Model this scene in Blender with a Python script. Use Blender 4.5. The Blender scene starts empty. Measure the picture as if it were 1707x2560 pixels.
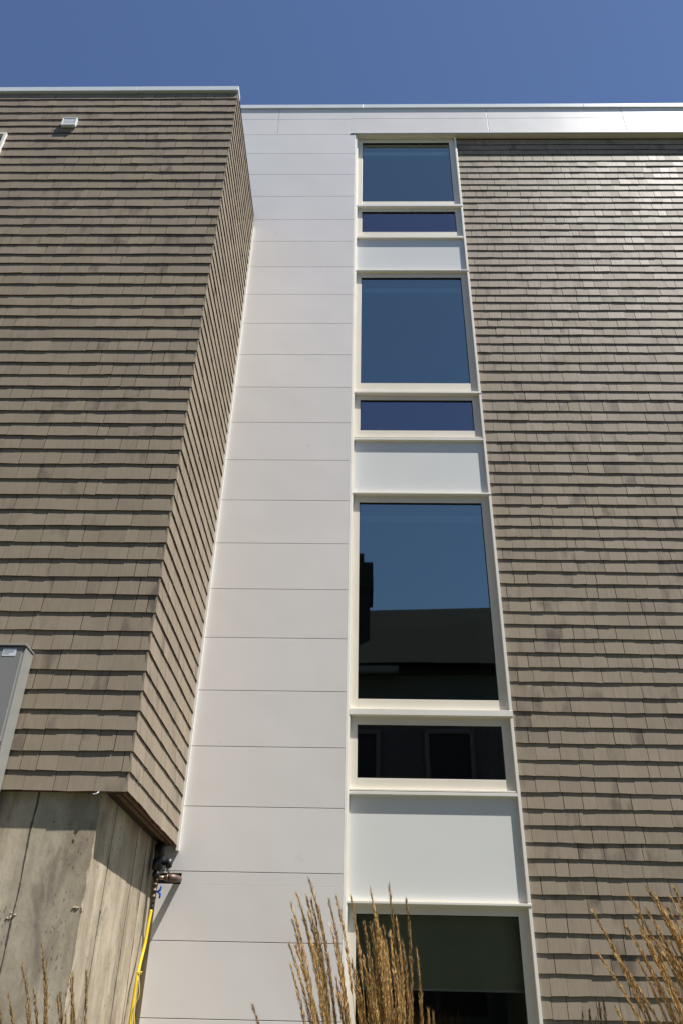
import bpy, bmesh, math, random
from mathutils import Vector, Matrix
random.seed(7)
R = math.radians
S = bpy.context.scene
COL = S.collection
EYE = 1.55                      # eye height above the ground; heights below are relative to the eye
D = 6.2                         # distance of the main facade
# ------------------------------------------------------------------ camera
cd = bpy.data.cameras.new('camera'); cam = bpy.data.objects.new('camera', cd); COL.objects.link(cam)
r_ = Vector((0.99969481, 0.01555502, 0.01919186)); u_ = Vector((-0.0075837, -0.54612742, 0.83766779)); f_ = Vector((-0.02351115, 0.83755769, 0.54584278))
m = Matrix((r_, u_, -f_)).transposed().to_4x4(); m.translation = (0, 0, EYE)
cam.matrix_world = m
cd.sensor_fit = 'VERTICAL'; cd.sensor_height = 36; cd.lens = 28.459; cd.clip_start = .05; cd.clip_end = 1500
S.camera = cam
# ------------------------------------------------------------------ light
SUN = Vector((0.390, -0.200, 0.899)).normalized()
w = bpy.data.worlds.new('World'); S.world = w; w.use_nodes = True
nt = w.node_tree; sky = nt.nodes.new('ShaderNodeTexSky'); sky.sky_type = 'NISHITA'; sky.sun_disc = False
sky.sun_elevation = math.asin(SUN.z); sky.sun_rotation = math.atan2(SUN.x, SUN.y)
sky.air_density = 1.0; sky.dust_density = 0.15; sky.ozone_density = 3.0; sky.altitude = 0
bg = nt.nodes['Background']; hs_ = nt.nodes.new('ShaderNodeHueSaturation'); hs_.inputs['Saturation'].default_value = 1.05; hs_.inputs['Hue'].default_value = .507; nt.links.new(sky.outputs[0], hs_.inputs['Color']); nt.links.new(hs_.outputs[0], bg.inputs[0]); bg.inputs[1].default_value = 0.072
sd = bpy.data.lights.new('sun', 'SUN'); sd.energy = 5.0; sd.angle = R(0.5); sd.color = (1, .965, .91)
so = bpy.data.objects.new('sun', sd); COL.objects.link(so); so.rotation_euler = SUN.to_track_quat('Z', 'Y').to_euler()
S.view_settings.view_transform = 'Standard'; S.view_settings.look = 'None'; S.view_settings.exposure = 0.70; S.view_settings.gamma = 1
# ------------------------------------------------------------------ materials
class N:
    def __init__(s, name, rough=.6, spec=.5, metal=0):
        s.m = bpy.data.materials.new(name); s.m.use_nodes = True; s.t = s.m.node_tree
        s.b = s.t.nodes['Principled BSDF']; s.b.inputs['Roughness'].default_value = rough
        s.b.inputs['Specular IOR Level'].default_value = spec; s.b.inputs['Metallic'].default_value = metal
        s.co = None
    def n(s, k, **kw):
        x = s.t.nodes.new(k)
        for a, b in kw.items(): setattr(x, a, b)
        return x
    def L(s, a, b): s.t.links.new(a, b)
    def pos(s, sc=(1, 1, 1)):
        g = s.n('ShaderNodeNewGeometry'); mp = s.n('ShaderNodeMapping'); mp.inputs['Scale'].default_value = sc
        s.L(g.outputs['Position'], mp.inputs[0]); return mp.outputs[0]
    def noise(s, scale, sc=(1, 1, 1), det=4, rough=.55, dist=0):
        x = s.n('ShaderNodeTexNoise'); x.inputs['Scale'].default_value = scale; x.inputs['Detail'].default_value = det
        x.inputs['Roughness'].default_value = rough; x.inputs['Distortion'].default_value = dist
        s.L(s.pos(sc), x.inputs['Vector']); return x.outputs['Fac']
    def ramp(s, v, pts):
        x = s.n('ShaderNodeValToRGB'); e = x.color_ramp.elements
        while len(e) < len(pts): e.new(.5)
        for q, (p, c) in zip(e, pts): q.position = p; q.color = (c, c, c, 1) if not hasattr(c, '__len__') else (*c, 1)
        s.L(v, x.inputs[0]); return x.outputs[0]
    def math(s, op, a, b=None, c=None):
        x = s.n('ShaderNodeMath', operation=op)
        for i, v in enumerate((a, b, c)):
            if v is None: continue
            if isinstance(v, (int, float)): x.inputs[i].default_value = v
            else: s.L(v, x.inputs[i])
        return x.outputs[0]
    def mix(s, f, a, b, mode='MIX'):
        x = s.n('ShaderNodeMix', data_type='RGBA', blend_type=mode)
        for i, v in ((0, f), (6, a), (7, b)):
            if isinstance(v, (int, float)): x.inputs[i].default_value = v if i == 0 else (v, v, v, 1)
            elif isinstance(v, (tuple, list)): x.inputs[i].default_value = (*v, 1)
            else: s.L(v, x.inputs[i])
        return x.outputs[2]
    def col(s, v):
        if isinstance(v, (tuple, list)): s.b.inputs['Base Color'].default_value = (*v, 1)
        else: s.L(v, s.b.inputs['Base Color'])
        return s
    def bump(s, h, strength=.3, dist=.01):
        x = s.n('ShaderNodeBump'); x.inputs['Strength'].default_value = strength; x.inputs['Distance'].default_value = dist
        s.L(h, x.inputs['Height']); s.L(x.outputs[0], s.b.inputs['Normal']); return s

def plain(name, c, rough=.6, spec=.5, metal=0, var=.06, scale=6):
    k = N(name, rough, spec, metal)
    n1 = k.noise(scale, det=5)
    k.col(k.mix(1.0, c, k.ramp(n1, [(.3, 1 - var), (.7, 1 + var)]), 'MULTIPLY')); return k.m

def shingle_mat(name, base, spec):
    k = N(name, .55, spec)
    at = k.n('ShaderNodeAttribute'); at.attribute_name = 'tone'
    sep = k.n('ShaderNodeSeparateColor'); k.L(at.outputs['Color'], sep.inputs[0])
    grain = k.noise(60, (1, 1, .12), 4)
    c = k.mix(1.0, base, sep.outputs[0], 'MULTIPLY')
    c = k.mix(k.math('MULTIPLY', sep.outputs[2], .55), c, (base[0] * 1.02, base[1] * 1.03, base[2] * .98))
    c = k.mix(1.0, c, k.ramp(grain, [(.3, .94), (.7, 1.05)]), 'MULTIPLY')
    blot = k.noise(8, (1.3, 1.3, .5), 4, .5, .3)                     # weather stains on some shingles
    st = k.math('MULTIPLY', k.math('MULTIPLY', k.ramp(blot, [(.46, 0), (.68, 1)]), .75), sep.outputs[1])
    c = k.mix(st, c, (base[0] * .36, base[1] * .36, base[2] * .38))
    pale = k.ramp(k.noise(2.2, (1, 1, 1), 3), [(.35, .95), (.65, 1.05)])
    c = k.mix(1.0, c, pale, 'MULTIPLY')
    k.L(k.math('ADD', k.math('MULTIPLY', sep.outputs[2], .10), .50), k.b.inputs['Roughness'])
    k.col(c); k.bump(grain, .4, .003); return k.m

M = {}
SH = (.276, .227, .170)
M['shingle'] = shingle_mat('stained shingle', SH, .09)
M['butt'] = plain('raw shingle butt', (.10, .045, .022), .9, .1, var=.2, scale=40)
M['gap_shade'] = plain('dark gap shade backing', (.03, .027, .024), .9, .1)  # near-black colour stands in for the shade in the gaps between shingles
k = N('white metal panel', .33, .5)
dirt = k.noise(1.1, (1, 1, .5), 6, .6); sp = k.noise(5.5, (1, 1, 1), 2)
c = k.mix(1.0, (.745, .715, .685), k.ramp(dirt, [(.3, .955), (.7, 1.03)]), 'MULTIPLY')
c = k.mix(k.ramp(sp, [(.745, 0), (.80, .22)]), c, (.45, .43, .41))
at = k.n('ShaderNodeAttribute'); at.attribute_name = 'tone'
c = k.mix(1.0, c, at.outputs['Color'], 'MULTIPLY'); k.col(c)
k.bump(k.noise(1.3, (1, 1, 1), 2), .3, .02); M['panel'] = k.m
M['joint'] = plain('tan joint backing', (.50, .43, .34), .8)
M['frame'] = plain('cream painted aluminium', (.77, .71, .59), .38, .5, var=.03, scale=4)
M['trim'] = plain('pale trim metal', (.80, .77, .70), .35, .5, var=.03)
M['coping'] = plain('white coping metal', (.70, .73, .74), .3, .5, var=.03)
k = N('frosted spandrel glass', .12, .5); k.col(k.mix(1.0, (.745, .75, .715), k.ramp(k.noise(1.4), [(.3, .97), (.7, 1.02)]), 'MULTIPLY')); M['spandrel'] = k.m
def glass(name, refl, trans, fmin):
    k = N(name); t = k.t
    gl = k.n('ShaderNodeBsdfGlossy'); gl.inputs['Roughness'].default_value = .015; gl.inputs['Color'].default_value = (*refl, 1)
    tr = k.n('ShaderNodeBsdfTransparent'); tr.inputs['Color'].default_value = (*trans, 1)
    fr = k.n('ShaderNodeFresnel'); fr.inputs['IOR'].default_value = 1.5
    f = k.math('ADD', k.math('MULTIPLY', fr.outputs[0], .9), fmin)
    ms = k.n('ShaderNodeMixShader'); k.L(f, ms.inputs[0]); k.L(tr.outputs[0], ms.inputs[1]); k.L(gl.outputs[0], ms.inputs[2])
    bp = k.n('ShaderNodeBump'); bp.inputs['Strength'].default_value = .09; bp.inputs['Distance'].default_value = .01
    k.L(k.noise(1.3, det=1), bp.inputs['Height']); k.L(bp.outputs[0], gl.inputs['Normal'])
    k.L(ms.outputs[0], t.nodes['Material Output'].inputs[0]); return k.m
M['glass'] = glass('coated window glass', (.84, 1.0, .90), (.80, .88, .86), .31)
M['glass_vent'] = glass('coated vent glass', (.88, .86, .90), (.70, .74, .78), .26)
M['glass_clear'] = glass('clearer window glass', (.85, .92, .9), (.80, .82, .78), .05)
k = N('clear inner glass face'); q = k.n('ShaderNodeBsdfTransparent'); k.L(q.outputs[0], k.t.nodes['Material Output'].inputs[0]); M['clear'] = k.m
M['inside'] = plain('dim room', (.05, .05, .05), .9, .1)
M['blind'] = plain('roller blind cloth', (.52, .56, .46), .9, .1)
M['rail'] = plain('blind rail', (.72, .76, .76), .7, .2)
M['pale_blind'] = plain('pale blind', (.55, .58, .58), .8, .2)
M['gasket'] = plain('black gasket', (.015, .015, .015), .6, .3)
M['rust_wood'] = plain('reddish soffit wood', (.13, .07, .038), .75, .2, var=.3, scale=20)
M['soffit'] = plain('dark soffit board', (.06, .045, .03), .9, .1, var=.2)
M['black_pipe'] = plain('blackened iron', (.018, .015, .015), .45, .5, var=.4, scale=30)
M['copper'] = plain('dull copper', (.13, .085, .07), .5, .5, .4, var=.35, scale=40)
M['brass'] = plain('tarnished brass', (.34, .25, .17), .45, .5, .6, var=.3, scale=40)
M['blue'] = plain('blue handle plastic', (.01, .10, .45), .4, .5)
M['yellow'] = plain('yellow hose rubber', (.75, .52, .01), .45, .5)
M['cab'] = plain('grey cabinet paint', (.28, .28, .255), .4, .5, var=.04, scale=3)
M['cab_door'] = plain('shaded cabinet grey', (.26, .255, .245), .4, .5, var=.05, scale=3)  # cabinet grey darkened: the weaker grazing sun on the door is put into the colour
M['sticker'] = plain('white sticker', (.75, .77, .8), .4, .5, var=.01)
M['print'] = plain('grey print', (.35, .37, .42), .6, .3)
M['steel'] = plain('bright steel', (.5, .5, .48), .3, .5, .8)
M['white_plastic'] = plain('white vent plastic', (.74, .76, .76), .4, .5, var=.02)

k = N('board formed concrete', .85, .25)
pos = k.n('ShaderNodeNewGeometry'); sx = k.n('ShaderNodeSeparateXYZ'); k.L(pos.outputs['Position'], sx.inputs[0])
wob = k.math('MULTIPLY', k.math('SUBTRACT', k.noise(3.2, det=5), .5), .028)
wid = k.math('ADD', k.math('MULTIPLY', k.ramp(k.noise(7), [(.5, 0), (.75, 1)]), .007), .0032)
seam = None
for ax, v in ((0, -1.79), (0, -2.36), (0, -2.95), (0, -3.55), (1, 4.97), (1, 5.54), (1, 5.82)):
    d = k.math('ABSOLUTE', k.math('ADD', k.math('SUBTRACT', sx.outputs[ax], v), wob))
    s1 = k.math('LESS_THAN', d, wid if ax == 0 else k.math('MULTIPLY', wid, 2.0))
    seam = s1 if seam is None else k.math('MAXIMUM', seam, s1)
base = k.mix(k.ramp(k.noise(1.8, (1, 1, .5), 8, .65), [(.36, 0), (.62, 1)]), (.295, .235, .162), (.56, .485, .365))
streak = k.noise(9, (1, 1, .07), 5, .6)
base = k.mix(1.0, base, k.ramp(streak, [(.3, .78), (.7, 1.16)]), 'MULTIPLY')
mott = k.noise(26, (1, 1, .6), 6, .7); base = k.mix(1.0, base, k.ramp(mott, [(.3, .84), (.7, 1.12)]), 'MULTIPLY')
blot = k.noise(5.5, (1, 1, .35), 5, .6, .8); base = k.mix(k.ramp(blot, [(.55, 0), (.68, .6)]), base, (.15, .12, .09))
vo = k.n('ShaderNodeTexVoronoi'); vo.inputs['Scale'].default_value = 24; vo.inputs['Randomness'].default_value = 1; k.L(k.pos((1, 1, .6)), vo.inputs['Vector'])
vs = k.n('ShaderNodeSeparateColor'); k.L(vo.outputs['Color'], vs.inputs[0])
thr = k.math('MULTIPLY', k.math('MULTIPLY', k.math('POWER', vs.outputs[0], 2.4), .30), k.ramp(k.noise(3, det=2), [(.42, .1), (.62, 1)]))
pit = k.math('LESS_THAN', vo.outputs['Distance'], thr)
vo2 = k.n('ShaderNodeTexVoronoi'); vo2.inputs['Scale'].default_value = 62; k.L(k.pos((1, 1, .38)), vo2.inputs['Vector'])
pit2 = k.math('LESS_THAN', vo2.outputs['Distance'], k.math('MULTIPLY', k.ramp(k.noise(5, (1, 1, .3), 3), [(.50, 0), (.62, 1)]), .24))
hole = k.math('MAXIMUM', seam, k.math('MAXIMUM', pit, k.math('MULTIPLY', pit2, .6)))
base = k.mix(k.math('MULTIPLY', hole, .85), base, (.045, .038, .03)); k.col(base)
h = k.math('SUBTRACT', k.math('MULTIPLY', mott, .25), hole); h = k.math('ADD', h, k.math('MULTIPLY', streak, .5)); h = k.math('ADD', h, k.math('MULTIPLY', k.noise(70, det=3), .08))
k.bump(h, .8, .006); M['concrete'] = k.m

k = N('mulch and lawn ground', .9, .2)
k.col(k.mix(k.noise(.35, det=3), k.mix(k.noise(90, det=2), (.055, .048, .036), (.13, .115, .09)), (.07, .085, .04))); M['ground'] = k.m
k = N('asphalt roof', 1, 0); k.col(k.mix(k.noise(25), (.022, .022, .022), (.045, .044, .042))); M['asphalt'] = k.m
M['clap'] = plain('dark green clapboard', (.075, .08, .078), 1, 0)
M['clap2'] = plain('grey trim boards', (.13, .135, .13), .9, 0)
M['brick'] = plain('dark brick', (.03, .028, .028), 1, 0)
k = N('dry grass plume', .75, .25)
at = k.n('ShaderNodeAttribute'); at.attribute_name = 'tone'
k.col(k.mix(1.0, (.52, .33, .13), at.outputs['Color'], 'MULTIPLY')); M['plume'] = k.m
M['blade'] = plain('green grass blade', (.10, .13, .04), .6, .3, var=.3)

# ------------------------------------------------------------------ mesh helper
class MB:
    def __init__(s): s.v = []; s.f = []; s.mi = []; s.tone = []; s.sm = []
    def face(s, idx, mi=0, tone=(1, 1, 1), sm=False): s.f.append(idx); s.mi.append(mi); s.tone.append(tone); s.sm.append(sm)
    def box(s, x0, x1, y0, y1, z0, z1, mi=0, tone=(1, 1, 1)):
        b = len(s.v)
        s.v += [(x0, y0, z0), (x1, y0, z0), (x1, y1, z0), (x0, y1, z0), (x0, y0, z1), (x1, y0, z1), (x1, y1, z1), (x0, y1, z1)]
        for q in ((0, 3, 2, 1), (4, 5, 6, 7), (0, 1, 5, 4), (1, 2, 6, 5), (2, 3, 7, 6), (3, 0, 4, 7)): s.face([b + i for i in q], mi, tone)
        return s
    def quad(s, *p, mi=0, tone=(1, 1, 1)):
        b = len(s.v); s.v += [tuple(q) for q in p]; s.face(list(range(b, b + len(p))), mi, tone)
    def tube(s, pts, rad, n=10, mi=0, tone=(1, 1, 1), cap=True):
        pts = [Vector(p) for p in pts]
        if not hasattr(rad, '__len__'): rad = [rad] * len(pts)
        b = len(s.v); ref = None
        for i, p in enumerate(pts):
            t = (pts[min(i + 1, len(pts) - 1)] - pts[max(i - 1, 0)]).normalized()
            if ref is None: ref = t.orthogonal().normalized()
            ref = (ref - t * ref.dot(t)).normalized(); bi = t.cross(ref)
            for j in range(n):
                a = 2 * math.pi * j / n; s.v.append(tuple(p + (ref * math.cos(a) + bi * math.sin(a)) * rad[i]))
        for i in range(len(pts) - 1):
            for j in range(n):
                s.face([b + i * n + j, b + i * n + (j + 1) % n, b + (i + 1) * n + (j + 1) % n, b + (i + 1) * n + j], mi, tone, True)
        if cap: s.face([b + j for j in range(n)][::-1], mi, tone); s.face([b + (len(pts) - 1) * n + j for j in range(n)], mi, tone)
        return s
    def build(s, name, mats, parent=None, bevel=0, origin=None):
        if not isinstance(mats, (list, tuple)): mats = [mats]
        if parent is not None: o0 = ORI[parent.name]
        else: o0 = Vector(origin or (0, 0, 0))
        me = bpy.data.meshes.new(name); me.from_pydata([(x - o0.x, y - o0.y, z + EYE - o0.z) for x, y, z in s.v], [], s.f)
        for q in mats: me.materials.append(q)
        me.polygons.foreach_set('material_index', s.mi); me.polygons.foreach_set('use_smooth', s.sm)
        ca = me.color_attributes.new('tone', 'FLOAT_COLOR', 'CORNER')
        arr = []
        for f, t in zip(s.f, s.tone): arr += list((*t, 1)) * len(f)
        ca.data.foreach_set('color', arr)
        me.update(); o = bpy.data.objects.new(name, me); COL.objects.link(o)
        if parent is not None: o.parent = parent
        else: o.location = o0
        ORI[o.name] = o0
        if bevel:
            bv = o.modifiers.new('bevel', 'BEVEL'); bv.width = bevel; bv.segments = 2; bv.limit_method = 'ANGLE'
        return o
ORI = {}
def tag(o, label=None, cat=None, group=None, kind=None):
    for a, b in (('label', label), ('category', cat), ('group', group), ('kind', kind)):
        if b: o[a] = b
    return o
def thing(name, loc, label, cat, group=None):
    o = bpy.data.objects.new(name, None); COL.objects.link(o); o.location = loc; o.empty_display_size = .2
    ORI[o.name] = Vector(loc); return tag(o, label, cat, group)
def box(*a): return MB().box(*a)
def P(v, Y): return v * Y / D           # value seen on the facade plane, moved to depth Y

# ------------------------------------------------------------------ ground
g = MB(); g.quad((-300, -300, -EYE), (300, -300, -EYE), (300, 300, -EYE), (-300, 300, -EYE))
tag(g.build('ground', M['ground']), kind='structure')

# ------------------------------------------------------------------ shingles
def lerp_list(zs):                      # butt heights, bottom to top
    return zs
def wob(a, seed): return .0022 * math.sin(a * 1.7 + seed * 1.3) + .0018 * math.sin(a * 4.3 + seed * 2.9) + .001 * math.sin(a * 9.1 + seed)
def shingles(mb, a0, a1, zs, surf, ztop, holes=(), stain=.22, side=1, first_a=None):
    """a runs along the wall; surf(a, off, z) -> point, off grows out of the wall. zs = butt heights."""
    t_butt, t_top = .0165, .0062
    for i, zb in enumerate(zs):
        zt = (zs[i + 1] if i + 1 < len(zs) else ztop)
        if zt - zb < .01: continue
        a = a0 - (random.uniform(0, .08) if first_a is None else 0)
        while a < a1:
            wd = random.choice((.085, .10, .11, .125, .14, .155, .175)) + random.uniform(-.008, .008)
            b = a + wd
            if a1 - b < .04: b = a1
            gap = random.choice((.0008, .0016, .0028, .0040, .0052))
            p, q = max(a, a0), min(b, a1) - gap
            if b >= a1: q = a1
            segs = [(p, q)]
            for hx0, hx1, hz0, hz1 in holes:
                if zb < hz1 - .02 and zt > hz0 + .02:
                    ns = []
                    for s0, s1 in segs:
                        if s1 <= hx0 or s0 >= hx1: ns.append((s0, s1)); continue
                        if s0 < hx0: ns.append((s0, hx0))
                        if s1 > hx1: ns.append((hx1, s1))
                    segs = ns
            v = random.gauss(1, .043); hue = random.random()
            tone = (min(1.12, max(.86, v)), (random.uniform(.5, 1) if random.random() < stain else 0.12 * random.random()), hue)
            dz = random.gauss(0, .0007); dt = random.uniform(-.0012, .0016); tw = random.gauss(0, .0012)
            for s0, s1 in segs:
                if s1 - s0 < .004: continue
                k = len(mb.v)
                zz0 = zb + dz + wob(s0, i) - tw; zz1 = zb + dz + wob(s1, i) + tw
                zt2 = min(zt + .012, ztop)
                for (aa, off, z) in ((s0, t_butt + dt, zz0), (s1, t_butt + dt, zz1), (s1, t_top, zt2), (s0, t_top, zt2), (s0, 0, zz0), (s1, 0, zz1), (s1, 0, zt2), (s0, 0, zt2)):
                    mb.v.append(surf(aa, off, z))
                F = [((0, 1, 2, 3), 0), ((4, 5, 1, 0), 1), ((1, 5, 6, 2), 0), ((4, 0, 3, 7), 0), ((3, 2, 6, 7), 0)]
                for idx, mi in F:
                    idx = [k + n for n in idx]
                    if side < 0: idx = idx[::-1]
                    mb.face(idx, mi, tone)
            a = b
T = .0135
# butt heights measured from image pixels, cast onto the wall planes
RZ = [9.603, 9.505, 9.371, 9.256, 9.13, 9.01, 8.886, 8.774, 8.641, 8.531, 8.402, 8.278, 8.149, 8.025, 7.906, 7.778, 7.656, 7.527, 7.408, 7.287, 7.168, 7.036, 6.91, 6.796, 6.672, 6.546, 6.418, 6.298, 6.170, 6.047, 5.908, 5.783, 5.637, 5.511, 5.395, 5.25, 5.128, 4.994, 4.864, 4.743, 4.626, 4.496, 4.368, 4.257, 4.138, 4.019, 3.902, 3.785, 3.674, 3.557, 3.439, 3.315, 3.181, 3.055, 2.934, 2.806, 2.678, 2.553, 2.431, 2.303, 2.182, 2.057, 1.934, 1.809, 1.686, 1.565, 1.448, 1.333, 1.217, 1.105, .988, .871, .757, .637, .512, .389, .265, .138]
RZ = [9.83, 9.715] + RZ
while RZ[-1] > -1.3: RZ.append(RZ[-1] - .122)
RZ = RZ[::-1]
LZ = [8.028, 7.909, 7.789, 7.668, 7.557, 7.436, 7.315, 7.186, 7.055, 6.931, 6.802, 6.679, 6.552, 6.416, 6.290, 6.155, 6.03, 5.896, 5.766, 5.638, 5.517, 5.393, 5.260, 5.128, 5.003, 4.882, 4.755, 4.624, 4.494, 4.369, 4.242, 4.121, 4.001, 3.882, 3.764, 3.646, 3.521, 3.390, 3.26, 3.128, 3.000, 2.872, 2.742, 2.615, 2.486, 2.358, 2.229, 2.102, 1.974, 1.846, 1.719, 1.597, 1.476, 1.356, 1.243, 1.133]
LZ = LZ[::-1]

# ================================================================== MAIN BUILDING
main = thing('apartment_building', (2, 7, 0), 'taller rear building: white metal panels, window column, taupe shingle wall on the right', 'building')
TOPZ = 10.44
core = MB()
core.box(-9, -.108, 6.141, 14, -EYE, TOPZ); core.box(1.20, 9, 6.215, 14, -EYE, TOPZ)
core.box(-.108, 1.20, 8.2, 14, -EYE, TOPZ); core.box(-.107, 1.20, 6.4, 8.2, 9.86, TOPZ)
for z0, z1 in ((7.35, 7.86), (4.29, 4.86), (.85, 1.51), (-EYE, -.62)): core.box(-.1065, 1.198, 6.262, 8.19, z0, z1)
core.build('wall_core', M['joint'], main)
# room lining behind the glass
rm = MB()
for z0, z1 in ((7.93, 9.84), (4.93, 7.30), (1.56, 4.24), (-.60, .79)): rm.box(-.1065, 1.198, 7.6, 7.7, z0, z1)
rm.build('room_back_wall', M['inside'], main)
# white panels
J = [10.179, 9.834, 9.422, 8.987, 8.55, 8.109, 7.72, 7.279, 6.832, 6.383, 5.929, 5.481, 5.025, 4.569, 4.111, 3.654, 3.2, 2.749, 2.297, 1.852, 1.41, 0.969, 0.535, 0.092, -0.355, -0.8, -1.244]  # panel joint heights, scaled about the camera onto the nearer panel plane
pm = MB(); g = .0023; PY_ = 6.12; e = [10.43] + J + [-EYE]
XL, XR = -1.392, -.1045
for i in range(len(e) - 1):
    z1, z0 = e[i] - g, e[i + 1] + g
    v = random.uniform(.965, 1.015); tn = (v, v, v * random.uniform(.995, 1.01))
    if abs(e[i] - .969) < .01:            # notch for the pipe elbow
        pm.box(XL, XR, PY_, 6.139, z0, 0.885, 0, tn); pm.box(-1.231, XR, PY_, 6.139, 0.885, z1, 0, tn); pm.box(XL, -1.231, PY_, 6.139, 0.956, z1, 0, tn)
    elif i == 0:
        pm.box(-9, -1.122, PY_, 6.139, z0, z1, 0, tn); pm.box(-1.117, -.1645, PY_, 6.139, z0, z1, 0, (v*1.01,)*3)
    elif i == 1:
        pm.box(-9, -1.121, PY_, 6.139, z0, z1, 0, tn); pm.box(-1.117, -.1645, PY_, 6.139, z0, z1, 0, tn)
    else:
        pm.box(XL if z1 < 7.8 else -9, XR, PY_, 6.139, z0, z1, 0, tn)
pm.build('metal_panel_wall', M['panel'], main, bevel=.0012)
box(-1.40, -1.225, 6.1395, 6.1405, .87, .963).build('opening_shade_plate', M['gasket'], main)  # flat black plate paints the shade of the hole behind the elbow
# slim lips that cap the opening
MB().box(-1.41, -1.246, 6.194, 6.2, .966, .9705).box(-1.2315, -1.244, 6.196, 6.2, .885, .966).build('opening_trim', M['butt'], main)
# fascia over windows and shingles
fm = MB(); FY = 6.12
segx = [-.164, 1.622, 3.395, 5.17, 6.94, 8.7, 9]
for i in range(len(segx) - 1):
    a, b = segx[i] + .0028, segx[i + 1] - .0028
    v = random.uniform(.99, 1.02)
    for z0, z1 in ((9.866, 10.186), (10.191, 10.41)): fm.box(a, b, FY, 6.136, z0, z1, 0, (v, v, v))
fm.build('fascia', M['panel'], main, bevel=.0012)
fb = MB(); fb.box(-.108, 9, 6.1365, 6.21, 9.875, 10.43); fb.build('fascia_backing', M['soffit'], main)
so_ = MB(); so_.box(-.107, 9, 6.137, 6.45, 9.862, 9.874); so_.build('soffit', M['frame'], main)
dr = MB(); dr.box(-.165, 2.85, 6.112, 6.122, 9.852, 9.8655); dr.box(2.853, 9, 6.112, 6.122, 9.853, 9.8655); dr.build('drip_edge', M['coping'], main)
cp = MB()
for a, b in ((-9, -.005), (-.002, 2.905), (2.908, 9)): cp.box(a, b, 6.10, 6.6, 10.412, 10.493)
cp.build('coping', M['coping'], main, bevel=.004)
MB().box(-9, 9, 6.59, 14, 10.42, 10.47).build('roof', M['asphalt'], main)
# right shingle wall
sr = MB(); SY = 6.2085
shingles(sr, 1.199, 9, RZ, lambda a, o, z: (a, SY - o, z), 9.86, stain=.30)
sr.build('shingle_wall', [M['shingle'], M['butt']], main)
MB().box(1.1985, 9, 6.2087, 6.2147, -EYE, 9.86).build('gap_shade_backing', M['gap_shade'], main)
# window column: upright flanges
fl = MB(); FF = 6.168
fl.box(-.1025, -.086, 6.135, 6.25, -1.5, 9.86); fl.box(-.0855, -.071, FF, 6.25, -1.5, 9.86); fl.box(1.172, 1.194, FF, 6.25, -1.5, 9.86)
fl.build('window_surround', M['trim'], main, bevel=.0015)
# horizontals
def rail(z0, z1, y0=FF - .004, x0=-.072, x1=1.196):
    o = MB().box(x0, x1, y0, 6.25, z0, z1).build('sill', M['trim'], main, bevel=.0015); return o
FR, GL = 6.204, 6.222
def window(gt, gb, top, bot, gm, rollers=None, sub=None):
    """gt/gb glass top and bottom as seen on plane D; top/bot extent of the frame"""
    x0, x1 = -.0705, 1.1715; a, b = P(-.012, FR), P(1.104, FR)
    t, bo = P(gt, FR), P(gb, FR)
    f = MB(); f.box(x0, a, FR, 6.25, bot, top); f.box(b, x1, FR, 6.25, bot, top); f.box(a, b, FR, 6.25, t, top); f.box(a, b, FR, 6.25, bot, bo)
    # inner glazing bead
    fo = f.build('window', M['frame'], main, bevel=.002)
    bd = MB(); q = .004
    bd.box(a, a + q, FR + .004, GL, bo, t); bd.box(b - q, b, FR + .004, GL, bo, t); bd.box(a + q, b - q, FR + .004, GL, t - q, t); bd.box(a + q, b - q, FR + .004, GL, bo, bo + q)
    bd.build('gasket', M['gasket'], fo)
    pn = MB().box(a + .0005, b - .0005, GL, GL + .006, bo + .0005, t - .0005); pn.mi = [0 if i == 2 else 1 for i in range(6)]; pn.build('pane', [gm, M['clear']], fo)
    if rollers == 'rail':
        MB().box(a, b, 6.275, 6.34, t - .17, t - .10).build('blind_rail', M['rail'], fo)
    if rollers == 'cloth':
        bl_ = MB().box(a - .04, b + .04, 6.30, 6.304, .298, .80).build('roller_blind', M['blind'], fo); 
    if rollers == 'cloth': MB().box(a - .04, b + .04, 6.294, 6.310, .284, .2975).build('hem_bar', M['rail'], fo)
    return fo
W = [(9.774, 8.56, 9.862, 8.505, 'rail'), (8.366, 7.987, 8.462, 7.925, None), (7.197, 5.613, 7.31, 5.506, 'rail'), (5.388, 4.997, 5.479, 4.926, None), (4.15, 2.271, 4.245, 2.194, 'rail'), (2.063, 1.653, 2.14, 1.575, None), (.731, -.50, .792, -.57, 'cloth')]
for i, (gt, gb, tp, bt, ro) in enumerate(W):
    window(gt, gb, tp, bt, M['glass_clear'] if i == 6 else (M['glass_vent'] if i in (1, 3, 5) else M['glass']), ro)
for z0, z1 in ((8.466, 8.504), (7.312, 7.326), (5.481, 5.505), (4.247, 4.264), (2.142, 2.19), (.796, .812), (-.61, -.575)): rail(P(z0, FF), P(z1, FF))
for z0, z1 in ((7.914, 7.924), (4.915, 4.925), (1.564, 1.575)): rail(P(z0, FF), P(z1, FF), FF + .006)
for z0, z1 in ((7.887, 7.907), (4.883, 4.903), (1.535, 1.557)): rail(P(z0, FF), P(z1, FF), FF + .001, -.072, 1.186)
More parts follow.
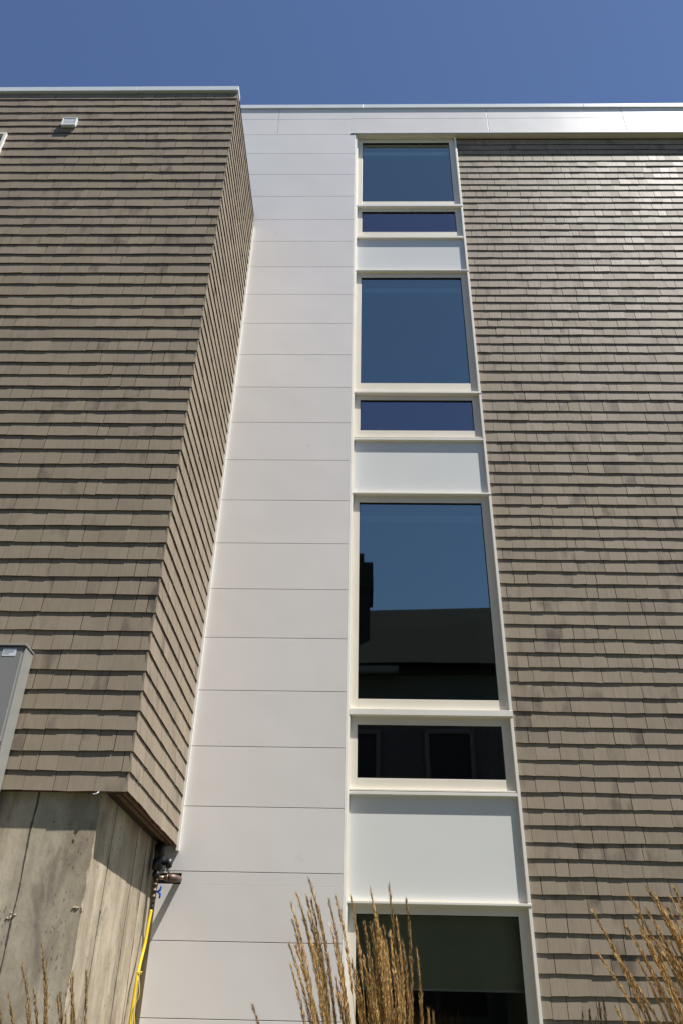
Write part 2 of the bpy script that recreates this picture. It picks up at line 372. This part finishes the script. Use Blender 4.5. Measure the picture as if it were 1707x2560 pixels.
for z0, z1 in ((7.29, 7.90), (4.23, 4.90), (.79, 1.545), (-1.5, -.60)):
    MB().box(-.0705, 1.1715, 6.199, 6.26, P(z0, 6.199) , P(z1, 6.199)).build('spandrel_panel', M['spandrel'], main)
    zb_, zt_ = P({7.29: 7.326, 4.23: 4.264, .79: .815, -1.5: -1.4}[z0], 6.199), P({7.90: 7.887, 4.90: 4.883, 1.545: 1.535, -.60: -.612}[z1], 6.199)
    se = MB(); se.box(-.0703, -.063, 6.1965, 6.1989, zb_ + .006, zt_ - .006); se.box(1.164, 1.1713, 6.1965, 6.1989, zb_ + .006, zt_ - .006); se.box(-.0703, 1.1713, 6.1965, 6.1989, zb_, zb_ + .006); se.box(-.0703, 1.1713, 6.1965, 6.1989, zt_ - .006, zt_)
    se.build('sealant_bead', M['frame'], main)

# ================================================================== LEFT WING
wing = thing('shingled_wing', (-3, 5.5, 0), 'nearer lower building block on the left, taupe shingles over a bare concrete base', 'building')
YF, XB, LT = 4.6, -1.285, 8.13
wc = MB(); wc.box(-9, XB - T, YF + T + .003, 6.119, 1.165, 8.12); wc.build('wall_core', M['gap_shade'], wing)
fs = MB()
HW = (-4.75, -3.50, 5.95, 7.41)
shingles(fs, -9, XB - .002, LZ, lambda a, o, z: (a, YF + T - o, z), LT, holes=(HW,), stain=.16)
fs.build('shingle_wall', [M['shingle'], M['butt']], wing)
ss = MB()
shingles(ss, YF + .001, 6.094, LZ, lambda a, o, z: (XB - T + o, a, z), LT, stain=.18)
ss.build('shingle_wall', [M['shingle'], M['butt']], wing)
tr = MB(); tr.box(-1.288, -1.268, 6.095, 6.119, 1.10, 7.95); tr.build('corner_trim', M['trim'], wing)
co = MB()
for a, b in ((-9, -2.325), (-2.322, -1.283)): co.box(a, b, 4.576, 4.70, 8.143, 8.218)
co.build('coping', M['coping'], wing, bevel=.004)
MB().box(-9, -1.291, 4.701, 6.118, 8.122, 8.20).build('roof', M['asphalt'], wing)
# soffit, starter strips
MB().box(-9, XB - .035, YF + .03, 6.119, 1.148, 1.164).build('soffit', M['soffit'], wing)
st = MB(); st.box(-9, XB - .02, YF + .0145, YF + .029, 1.13, 1.164); st.box(XB - .034, XB - .0145, YF + .0145, 6.094, 1.128, 1.160)
st.box(XB - .075, XB - .045, YF + .05, 6.10, 1.128, 1.1475)
st.build('starter_strip', M['rust_wood'], wing)
# concrete base with slightly uneven arrises
cb = MB(); n = 70; CX, CY = -1.43, 4.641
zs = [-EYE + (1.147 + EYE) * i / n for i in range(n + 1)]; b0 = len(cb.v)
for z in zs:
    ex = random.uniform(-.006, .001) - (.012 if random.random() < .12 else 0); ey = random.uniform(0, .006)
    cb.v += [(-9, CY, z), (CX - .03, CY, z), (CX + ex, CY + .0, z), (CX, CY + .004 + ey, z), (CX, CY + .05, z), (CX, 6.115, z), (-9, 6.115, z)]
for i in range(n):
    for j in range(6):
        q = b0 + i * 7 + j; cb.face([q, q + 1, q + 8, q + 7])
cb.build('concrete_base', M['concrete'], wing)
# tie holes and broken mortar lumps on the base
for (x, z) in ((-1.80, .50), (-1.455, .545), (-1.79, .02), (-1.45, .02), (-2.5, .5)):
    kn = MB()
    for j in range(7):
        a = random.uniform(0, 6.28); rr = random.uniform(.0, .028); s0 = random.uniform(.003, .007)
        cx, cz = x + rr * math.cos(a), z + rr * .7 * math.sin(a)
        kn.tube([(cx - s0, CY - .002, cz), (cx, CY - .001, cz + s0 * .4), (cx + s0, CY - .001, cz + s0)], [.002, s0 * .6, .002], 6)
    kn.build('mortar_residue', M['concrete'], wing)
for (y, z) in ((4.965, .57), (4.99, .12)):
    kn = MB()
    for j in range(6):
        a = random.uniform(0, 6.28); rr = random.uniform(0, .02); s0 = random.uniform(.003, .007)
        cy, cz = y + rr * math.cos(a), z + rr * math.sin(a)
        kn.tube([(CX + .002, cy - s0, cz), (CX + .003, cy, cz + s0 * .4), (CX + .001, cy + s0, cz + s0)], [.002, s0 * .6, .002], 6)
    kn.build('mortar_residue', M['concrete'], wing)
# vent louvre
VY = 4.566
vt = MB(); vx0, vx1, vz0, vz1 = -2.99, -2.845, 7.52, 7.643
vt.box(vx0, vx0 + .014, VY, 4.598, vz0, vz1); vt.box(vx1 - .014, vx1, VY, 4.598, vz0, vz1); vt.box(vx0 + .014, vx1 - .014, VY, 4.598, vz1 - .012, vz1); vt.box(vx0 + .014, vx1 - .014, VY, 4.598, vz0, vz0 + .012)
ve = vt.build('wall_vent', M['white_plastic'], wing, bevel=.002)
lv = MB()
for i in range(4):
    z = vz0 + .0135 + i * .0245; lv.box(vx0 + .0145, vx1 - .0145, VY + .003, VY + .009, z, z + .019)
lv.build('louvre', M['white_plastic'], ve); MB().box(vx0 + .0145, vx1 - .0145, VY + .0095, VY + .012, vz0 + .0125, vz1 - .0125).build('backing', M['gasket'], ve)
# upper window cut by the left edge of the picture
hx0, hx1, hz0, hz1 = HW; wf = MB(); q = .028; y0, y1 = 4.575, 4.64
wf.box(hx0, hx0 + q, y0, y1, hz0, hz1); wf.box(hx1 - q, hx1, y0, y1, hz0, hz1); wf.box(hx0 + q, hx1 - q, y0, y1, hz1 - q, hz1); wf.box(hx0 + q, hx1 - q, y0, y1, hz0, hz0 + q)
wf.box(hx0 + q, hx1 - q, 4.605, y1, 6.66, 6.70)
fo = wf.build('window', M['trim'], wing, bevel=.002)
MB().box(hx0 + q, hx1 - q, 4.612, 4.615, hz0 + q, hz1 - q).build('pane', M['glass'], fo)
MB().box(hx0 + q, hx1 - q, 4.6155, 4.6162, hz0 + q, hz1 - .12).build('blind', M['pale_blind'], fo)
# small loose cable end at the soffit
MB().tube([(-1.475, 4.605, 1.12), (-1.465, 4.60, 1.115), (-1.45, 4.597, 1.118), (-1.44, 4.60, 1.128)], .0035, 8).build('cable_end', M['white_plastic'], wing)

# ================================================================== CABINET
cab = thing('utility_cabinet', (-2.45, 4.53, EYE + .9), 'grey metal utility cabinet mounted on the left shingle wall, small white sticker', 'utility cabinet')
cx0, cx1, cy0, cz0, cz1 = -2.92, -1.986, 4.45, .86, 1.928
MB().box(cx0, cx1, cy0 + .012, 4.585, cz0, cz1).build('body', M['cab'], cab, bevel=.003)
lip = MB(); lip.box(cx0 - .008, cx1 + .005, cy0 - .008, 4.586, cz1 + .001, cz1 + .013); lip.build('lid', M['cab'], cab, bevel=.003)
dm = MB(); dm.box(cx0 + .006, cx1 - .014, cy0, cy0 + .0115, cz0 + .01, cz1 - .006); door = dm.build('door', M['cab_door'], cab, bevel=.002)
MB().box(-2.115, -2.035, cy0 - .0015, cy0 - .0003, 1.865, 1.912).build('sticker', M['sticker'], door)
pr = MB()
for z, a, b in ((1.897, -2.108, -2.045), (1.889, -2.108, -2.052), (1.878, -2.108, -2.075)): pr.box(a, b, cy0 - .0022, cy0 - .0016, z, z + .003)
pr.build('sticker_print', M['print'], door)
hd = MB(); hd.box(-2.055, -1.982, cy0 - .016, cy0 - .002, 1.335, 1.355); hd.box(-2.03, -2.00, cy0 - .012, cy0 - .0005, 1.30, 1.334); hd.build('latch', M['steel'], door, bevel=.002)

# ================================================================== PIPES
pp = thing('water_pipe', (-1.38, 6.05, EYE + .72), 'blackened pipe and copper valve assembly in the corner under the shingled block', 'pipe')
PX, PY = -1.377, 5.985  # pipe and hose points below are scaled about the camera, like the panels
b = MB(); b.tube([(PX + .01, PY, 1.147), (PX + .01, PY, 1.046), (PX, PY, 1.036), (PX - .002, PY, 0.977), (PX, PY, 0.888)], [.030, .030, .024, .024, .019], 14)
b.tube([(PX - .02, PY - .02, 1.115), (PX - .012, PY - .022, 1.007)], .012, 10); b.build('riser', M['black_pipe'], pp)
b = MB(); b.tube([(PX, PY, 1.032), (PX, PY, 1.017), (PX, PY, 0.962), (PX, PY, 0.953)], [.026, .036, .036, .026], 14)
b.tube([(PX - .01, PY - .03, 1.007), (PX - .01, PY - .03, 0.948)], [.02, .02], 12)
b.tube([(PX, PY, 0.946), (PX, PY, 0.933), (PX, PY, 0.913), (PX, PY, 0.903)], [.02, .029, .029, .02], 8); b.build('valve_body', M['black_pipe'], pp)
b = MB(); b.tube([(PX + .02, PY, 0.997), (PX + .065, PY, 0.999), (PX + .085, PY, 0.999)], [.016, .016, .022], 12)
b.tube([(PX + .078, PY - .001, 1.022), (PX + .078, PY, 0.972)], [.021, .021], 12); b.build('side_fitting', M['black_pipe'], pp)
MB().tube([(PX + .078, PY, 0.971), (PX + .078, PY, 0.943), (PX + .076, PY, 0.938)], [.015, .015, .008], 12).build('drain_plug', M['steel'], pp)
b = MB(); ez = .903
b.tube([(-1.246, 6.139, ez + .015), (-1.246, 6.071, ez + .008), (-1.248, 6.021, ez), (-1.254, 6.000, ez), (-1.268, 5.988, ez), (-1.293, 5.984, ez)], [.022, .024, .025, .026, .026, .024], 14); b.build('elbow', M['copper'], pp)
b = MB(); b.tube([(-1.294, 5.984, ez), (-1.299, 5.984, ez), (-1.300, 5.984, ez), (-1.318, 5.984, ez)], [.024, .024, .019, .018], 14)
b.tube([(-1.318, 5.984, ez), (-1.362, 5.984, ez)], [.013, .013], 12); b.build('coupling', M['brass'], pp)
zz = [0.8933, 0.8815, 0.8805, 0.8667, 0.8657, 0.8509, 0.8499, 0.8292, 0.8282, 0.8144, 0.8134, 0.7897, 0.7887, 0.7749, 0.7739, 0.7581, 0.7571, 0.7403]
rr = [.017, .017, .012, .012, .016, .016, .012, .012, .017, .017, .013, .013, .016, .016, .011, .013, .013, .011]
MB().tube([(PX + .004 - (.893 - z) * .02, PY, z) for z in zz], rr, 12).build('copper_valve', M['copper'], pp)
MB().tube([(PX + .002, PY, 0.741), (PX - .002, PY + .004, 0.696)], [.0085, .0095], 10).build('hose_barb', M['black_pipe'], pp)
b = MB(); b.tube([(PX + .012, PY - .003, 0.814), (PX + .036, PY - .006, 0.817)], .006, 8)
b.tube([(PX + .028, PY - .006, 0.811), (PX + .040, PY - .008, 0.825), (PX + .046, PY - .010, 0.841), (PX + .045, PY - .010, 0.853)], [.009, .008, .007, .005], 8)
b.tube([(PX + .030, PY - .006, 0.817), (PX + .044, PY - .006, 0.802), (PX + .044, PY - .006, 0.785), (PX + .040, PY - .006, 0.774)], [.009, .008, .007, .005], 8)
b.build('valve_handle', M['blue'], pp)
hs = thing('garden_hose', (-1.40, 5.9, 0), 'thin yellow hose hanging from the copper valve down beside the concrete wall', 'hose')
pts = [(-1.380, 5.986, 0.703), (-1.382, 5.967, 0.612), (-1.382, 5.942, 0.497), (-1.384, 5.898, 0.395), (-1.384, 5.863, 0.311), (-1.385, 5.853, 0.197), (-1.386, 5.849, 0.059), (-1.387, 5.844, -0.395), (-1.382, 5.824, -0.987), (-1.352, 5.784, -1.382), (-1.234, 5.725, -1.510), (-0.987, 5.676, -1.520)]
def smooth(pts, n=6):
    out = []; V = [Vector(p) for p in pts]
    for i in range(len(V) - 1):
        p0, p1, p2, p3 = V[max(i - 1, 0)], V[i], V[i + 1], V[min(i + 2, len(V) - 1)]
        for j in range(n):
            t = j / n; out.append(.5 * ((2 * p1) + (p2 - p0) * t + (2 * p0 - 5 * p1 + 4 * p2 - p3) * t * t + (3 * p1 - p0 - 3 * p2 + p3) * t ** 3))
    return out + [V[-1]]
MB().tube(smooth(pts), .0098, 10).build('hose', M['yellow'], hs)
tie = MB(); tie.tube([(-1.373 + .013 * math.cos(a), 5.868 + .013 * math.sin(a),   .321 + .002 * a) for a in [x * .5 for x in range(16)]], .0035, 6)
tw = [(-1.370, 5.853, 0.296), (-1.357, 5.849, 0.247), (-1.354, 5.844, 0.197), (-1.366, 5.842, 0.163), (-1.372, 5.839, 0.128), (-1.360, 5.839, 0.079), (-1.352, 5.836, 0.030), (-1.366, 5.836, -0.020)]
tie.tube(smooth(tw, 5), .0028, 6); tie.build('wire_tie', M['yellow'], hs)

# ================================================================== NEIGHBOUR (seen mirrored in the glass)
nb = thing('neighbour_house', (0, -7, 0), 'dark house across the way, seen only as a reflection in the window column', 'house')
hw = MB(); hw.box(-9, 9, -10, -5.9, -EYE, 7.35)
hw.build('wall', M['clap'], nb)
rf = MB(); rf.quad((-9.4, -5.5, 7.3), (9.4, -5.5, 7.6), (9.4, -7.3, 10.02), (-9.4, -7.3, 9.35)); rf.quad((-9.4, -7.3, 9.35), (9.4, -7.3, 10.02), (9.4, -10.4, 7.5), (-9.4, -10.4, 7.3))
rf.quad((-9.4, -5.5, 7.2), (-9.4, -10.4, 7.2), (9.4, -10.4, 7.4), (9.4, -5.5, 7.4)); rf.quad((-9.4, -5.5, 7.2), (-9.4, -5.5, 7.3), (-9.4, -7.3, 9.35), (-9.4, -10.4, 7.3), (-9.4, -10.4, 7.2)); rf.quad((9.4, -5.5, 7.4), (9.4, -10.4, 7.4), (9.4, -10.4, 7.5), (9.4, -7.3, 10.02), (9.4, -5.5, 7.6))
ro = rf.build('roof', M['asphalt'], nb)
ch = MB(); ch.box(-3.5, .24, -7.2, -6.1, 7.3, 9.75); ch.box(-3.5, .34, -7.25, -6.05, 9.75, 10.5); ch.box(-.45, .10, -6.8, -6.3, 10.5, 10.9); ch.build('chimney', M['brick'], ro)
gu = MB(); gu.box(-9.4, .9, -5.5, -5.38, 7.2, 7.34); gu.build('gutter', M['clap2'], nb)
for x in (-2.6, -.6, 1.5, 3.6):
    for z in (.3, 4.3):
        f = MB(); f.box(x, x + .1, -5.9, -5.84, z, z + 1.7); f.box(x + 1, x + 1.1, -5.9, -5.84, z, z + 1.7); f.box(x + .1, x + 1, -5.9, -5.84, z + 1.6, z + 1.7); f.box(x + .1, x + 1, -5.9, -5.84, z, z + .1)
        fo = f.build('window', M['clap2'], nb); MB().box(x + .1, x + 1, -5.9, -5.88, z + .1, z + 1.6).build('pane', M['gasket'], fo)

# ================================================================== GRASS
def stalk(base, tip, lean, plen, tonev):
    """one culm with its feathery plume; base on the ground, tip at the plume's end"""
    b, t = Vector(base), Vector(tip); mb = MB()
    c1 = b + Vector(((t.x - b.x) * .12, (t.y - b.y) * .15, (t.z - b.z) * .55)); c2 = t - Vector((lean[0], lean[1], .30 + random.uniform(-.04, .04)))
    P_ = []
    n = 26
    for i in range(n + 1):
        s = i / n; q = (1 - s) ** 3 * b + 3 * (1 - s) ** 2 * s * c1 + 3 * (1 - s) * s * s * c2 + s ** 3 * t; P_.append(q)
    rad = [.0016 * (1 - .75 * i / n) for i in range(n + 1)]
    dk = tonev * .75
    mb.tube(P_, rad, 5, tone=(dk, dk * 1.05, dk * .9))
    L = sum((P_[i + 1] - P_[i]).length for i in range(n)); acc = 0
    cum = [0]
    for i in range(n): cum.append(cum[-1] + (P_[i + 1] - P_[i]).length)
    def at(d):
        for i in range(n):
            if cum[i + 1] >= d: s = (d - cum[i]) / (cum[i + 1] - cum[i]); return P_[i].lerp(P_[i + 1], s), (P_[i + 1] - P_[i]).normalized()
        return P_[-1], (P_[-1] - P_[-2]).normalized()
    cnt = int(plen * 2300)
    for j in range(cnt):
        s = random.random() ** .9                # 0 at the tip, 1 at the plume's foot
        p, tg = at(L - s * plen)
        env = (.0006 + .0033 * math.sin(min(1, s * 1.25) * math.pi * .62) ** .8) * (1 - .55 * max(0, s - .75) / .25)
        a = random.uniform(0, 6.283); o = tg.orthogonal().normalized(); bi = tg.cross(o); rd = o * math.cos(a) + bi * math.sin(a)
        r0 = env * random.uniform(.05, .8); ln = random.uniform(.008, .019); an = random.uniform(.02, .34)
        q0 = p + rd * r0; dr = (tg * math.cos(an) + rd * math.sin(an)).normalized(); sd_ = dr.cross(Vector((random.gauss(0, 1), random.gauss(0, 1), random.gauss(0, 1)))).normalized()
        wv = random.uniform(.0003, .0008)
        tn = tonev * random.uniform(.55, 1.5); gr = random.uniform(.92, 1.12)
        mb.quad(q0, q0 + dr * ln * .45 + sd_ * wv, q0 + dr * ln, q0 + dr * ln * .5 - sd_ * wv, tone=(tn, tn * gr, tn * gr * random.uniform(.8, 1.2)))
    return mb
def clump(loc, label, tips, infill, ybase, toned, leanx, blades=60):
    o = thing('feather_reed_grass', (loc[0], loc[1], 0), label, 'ornamental grass', 'ornamental grass clumps along the walls')
    allt = [(x, z, 1) for x, z in tips] + infill
    for x, z, kk in allt[:98]:
        Y = ybase + random.uniform(-.16, .16); s = Y / 2.2
        tip = (x * s, Y, z * s)
        bx = loc[0] + (x - loc[0]) * .22 + random.uniform(-.03, .03)
        base = (bx, loc[1] + random.uniform(-.06, .06), -EYE)
        ln = (leanx * random.uniform(.6, 1.3) + (x - loc[0]) * .35, random.uniform(-.03, .03))
        stalk(base, tip, ln, random.uniform(.17, .34), toned * random.uniform(.62, 1.3)).build('flower_stalk', M['plume'], o)
    bl = MB()
    for j in range(blades):
        a = random.uniform(0, 6.283); h = random.uniform(.7, 1.1); out = random.uniform(.1, .45)
        x0, y0 = loc[0] + .05 * math.cos(a), loc[1] + .05 * math.sin(a); w_ = .003; px, py = -math.sin(a) * w_, math.cos(a) * w_
        prev = None
        for i in range(8):
            s = i / 7; cxx = x0 + math.cos(a) * out * s * s; cyy = y0 + math.sin(a) * out * s * s; z = -EYE + h * s * (1.25 - .45 * s * s); kx = 1 - s * .95
            cur = ((cxx + px * kx, cyy + py * kx, z), (cxx - px * kx, cyy - py * kx, z))
            if prev: bl.quad(prev[0], prev[1], cur[1], cur[0])
            prev = cur
    bl.build('leaf_blades', M['blade'], o)
    return o
A = [(-0.161, 0.272), (-0.148, 0.294), (-0.125, 0.292), (-0.114, 0.285), (-0.121, 0.334), (-0.158, 0.24), (-0.119, 0.254), (-0.094, 0.268), (-0.069, 0.282), (-0.051, 0.294), (-0.017, 0.294), (0.032, 0.311), (0.078, 0.32), (0.119, 0.293), (0.016, 0.232), (0.079, 0.217), (0.035, 0.232), (0.11, 0.195), (0.142, 0.181), (-0.162, 0.187), (-0.147, 0.185), (-0.156, 0.143), (0.055, 0.224), (0.095, 0.242), (0.047, 0.255), (-.241, .06), (.165, .058), (.175, .05)]
rnd = lambda x0, x1, z0, z1, n: [(random.uniform(x0, x1), random.uniform(z0, z1), 0) for _ in range(n)]
clump((.06, 2.2), 'golden dry feather grass clump in front of the lowest window, middle of the picture', A, rnd(-.14, .10, .15, .25, 20) + rnd(-.10, .13, .05, .16, 24), 2.2, 1.0, -.05)
B = [(0.575, 0.272), (0.595, 0.229), (0.573, 0.183), (0.614, 0.179), (0.668, 0.313), (0.717, 0.326), (0.733, 0.311), (0.771, 0.305), (0.783, 0.327), (0.647, 0.245), (0.679, 0.258), (0.706, 0.28), (0.759, 0.281), (0.652, 0.239), (0.787, 0.299), (0.598, .07)]
clump((.90, 2.2), 'golden dry feather grass clump against the right shingle wall, leaning left', B, rnd(.66, .80, .20, .29, 14) + rnd(.66, .86, .10, .24, 16) + rnd(.80, 1.12, .15, .32, 26), 2.2, .95, -.09)
C_ = [(-0.763, 0.182), (-0.75, 0.145), (-0.798, 0.131), (-0.759, 0.081), (-0.694, 0.071), (-0.7, 0.069), (-0.674, 0.116), (-0.676, 0.105), (-0.642, 0.121), (-0.817, 0.069), (-0.845, 0.075), (-0.659, 0.055), (-0.769, 0.049), (-.735, .09), (-.86, .08)]
clump((-.70, 2.2), 'sparse brown feather grass clump in front of the bare concrete base', C_, rnd(-.95, -.84, .0, .12, 8) + rnd(-.74, -.64, -.02, .045, 6), 2.2, .52, -.10)
# thin dark sprigs low at the right
sg = thing('young_shrub', (.52, 2.5, 0), 'thin dark bare sprigs just above the bottom edge at the shingle wall', 'plant')
for x, z in [(0.535, 0.064), (0.559, 0.079), (0.57, 0.085), (0.518, 0.056), (0.548, 0.05)]:
    s = 2.5 / 2.2; stalk((.52 * s + random.uniform(-.02, .02), 2.5, -EYE), (x * s, 2.5, z * s), (0, 0), .06, .25).build('sprig', M['plume'], sg)
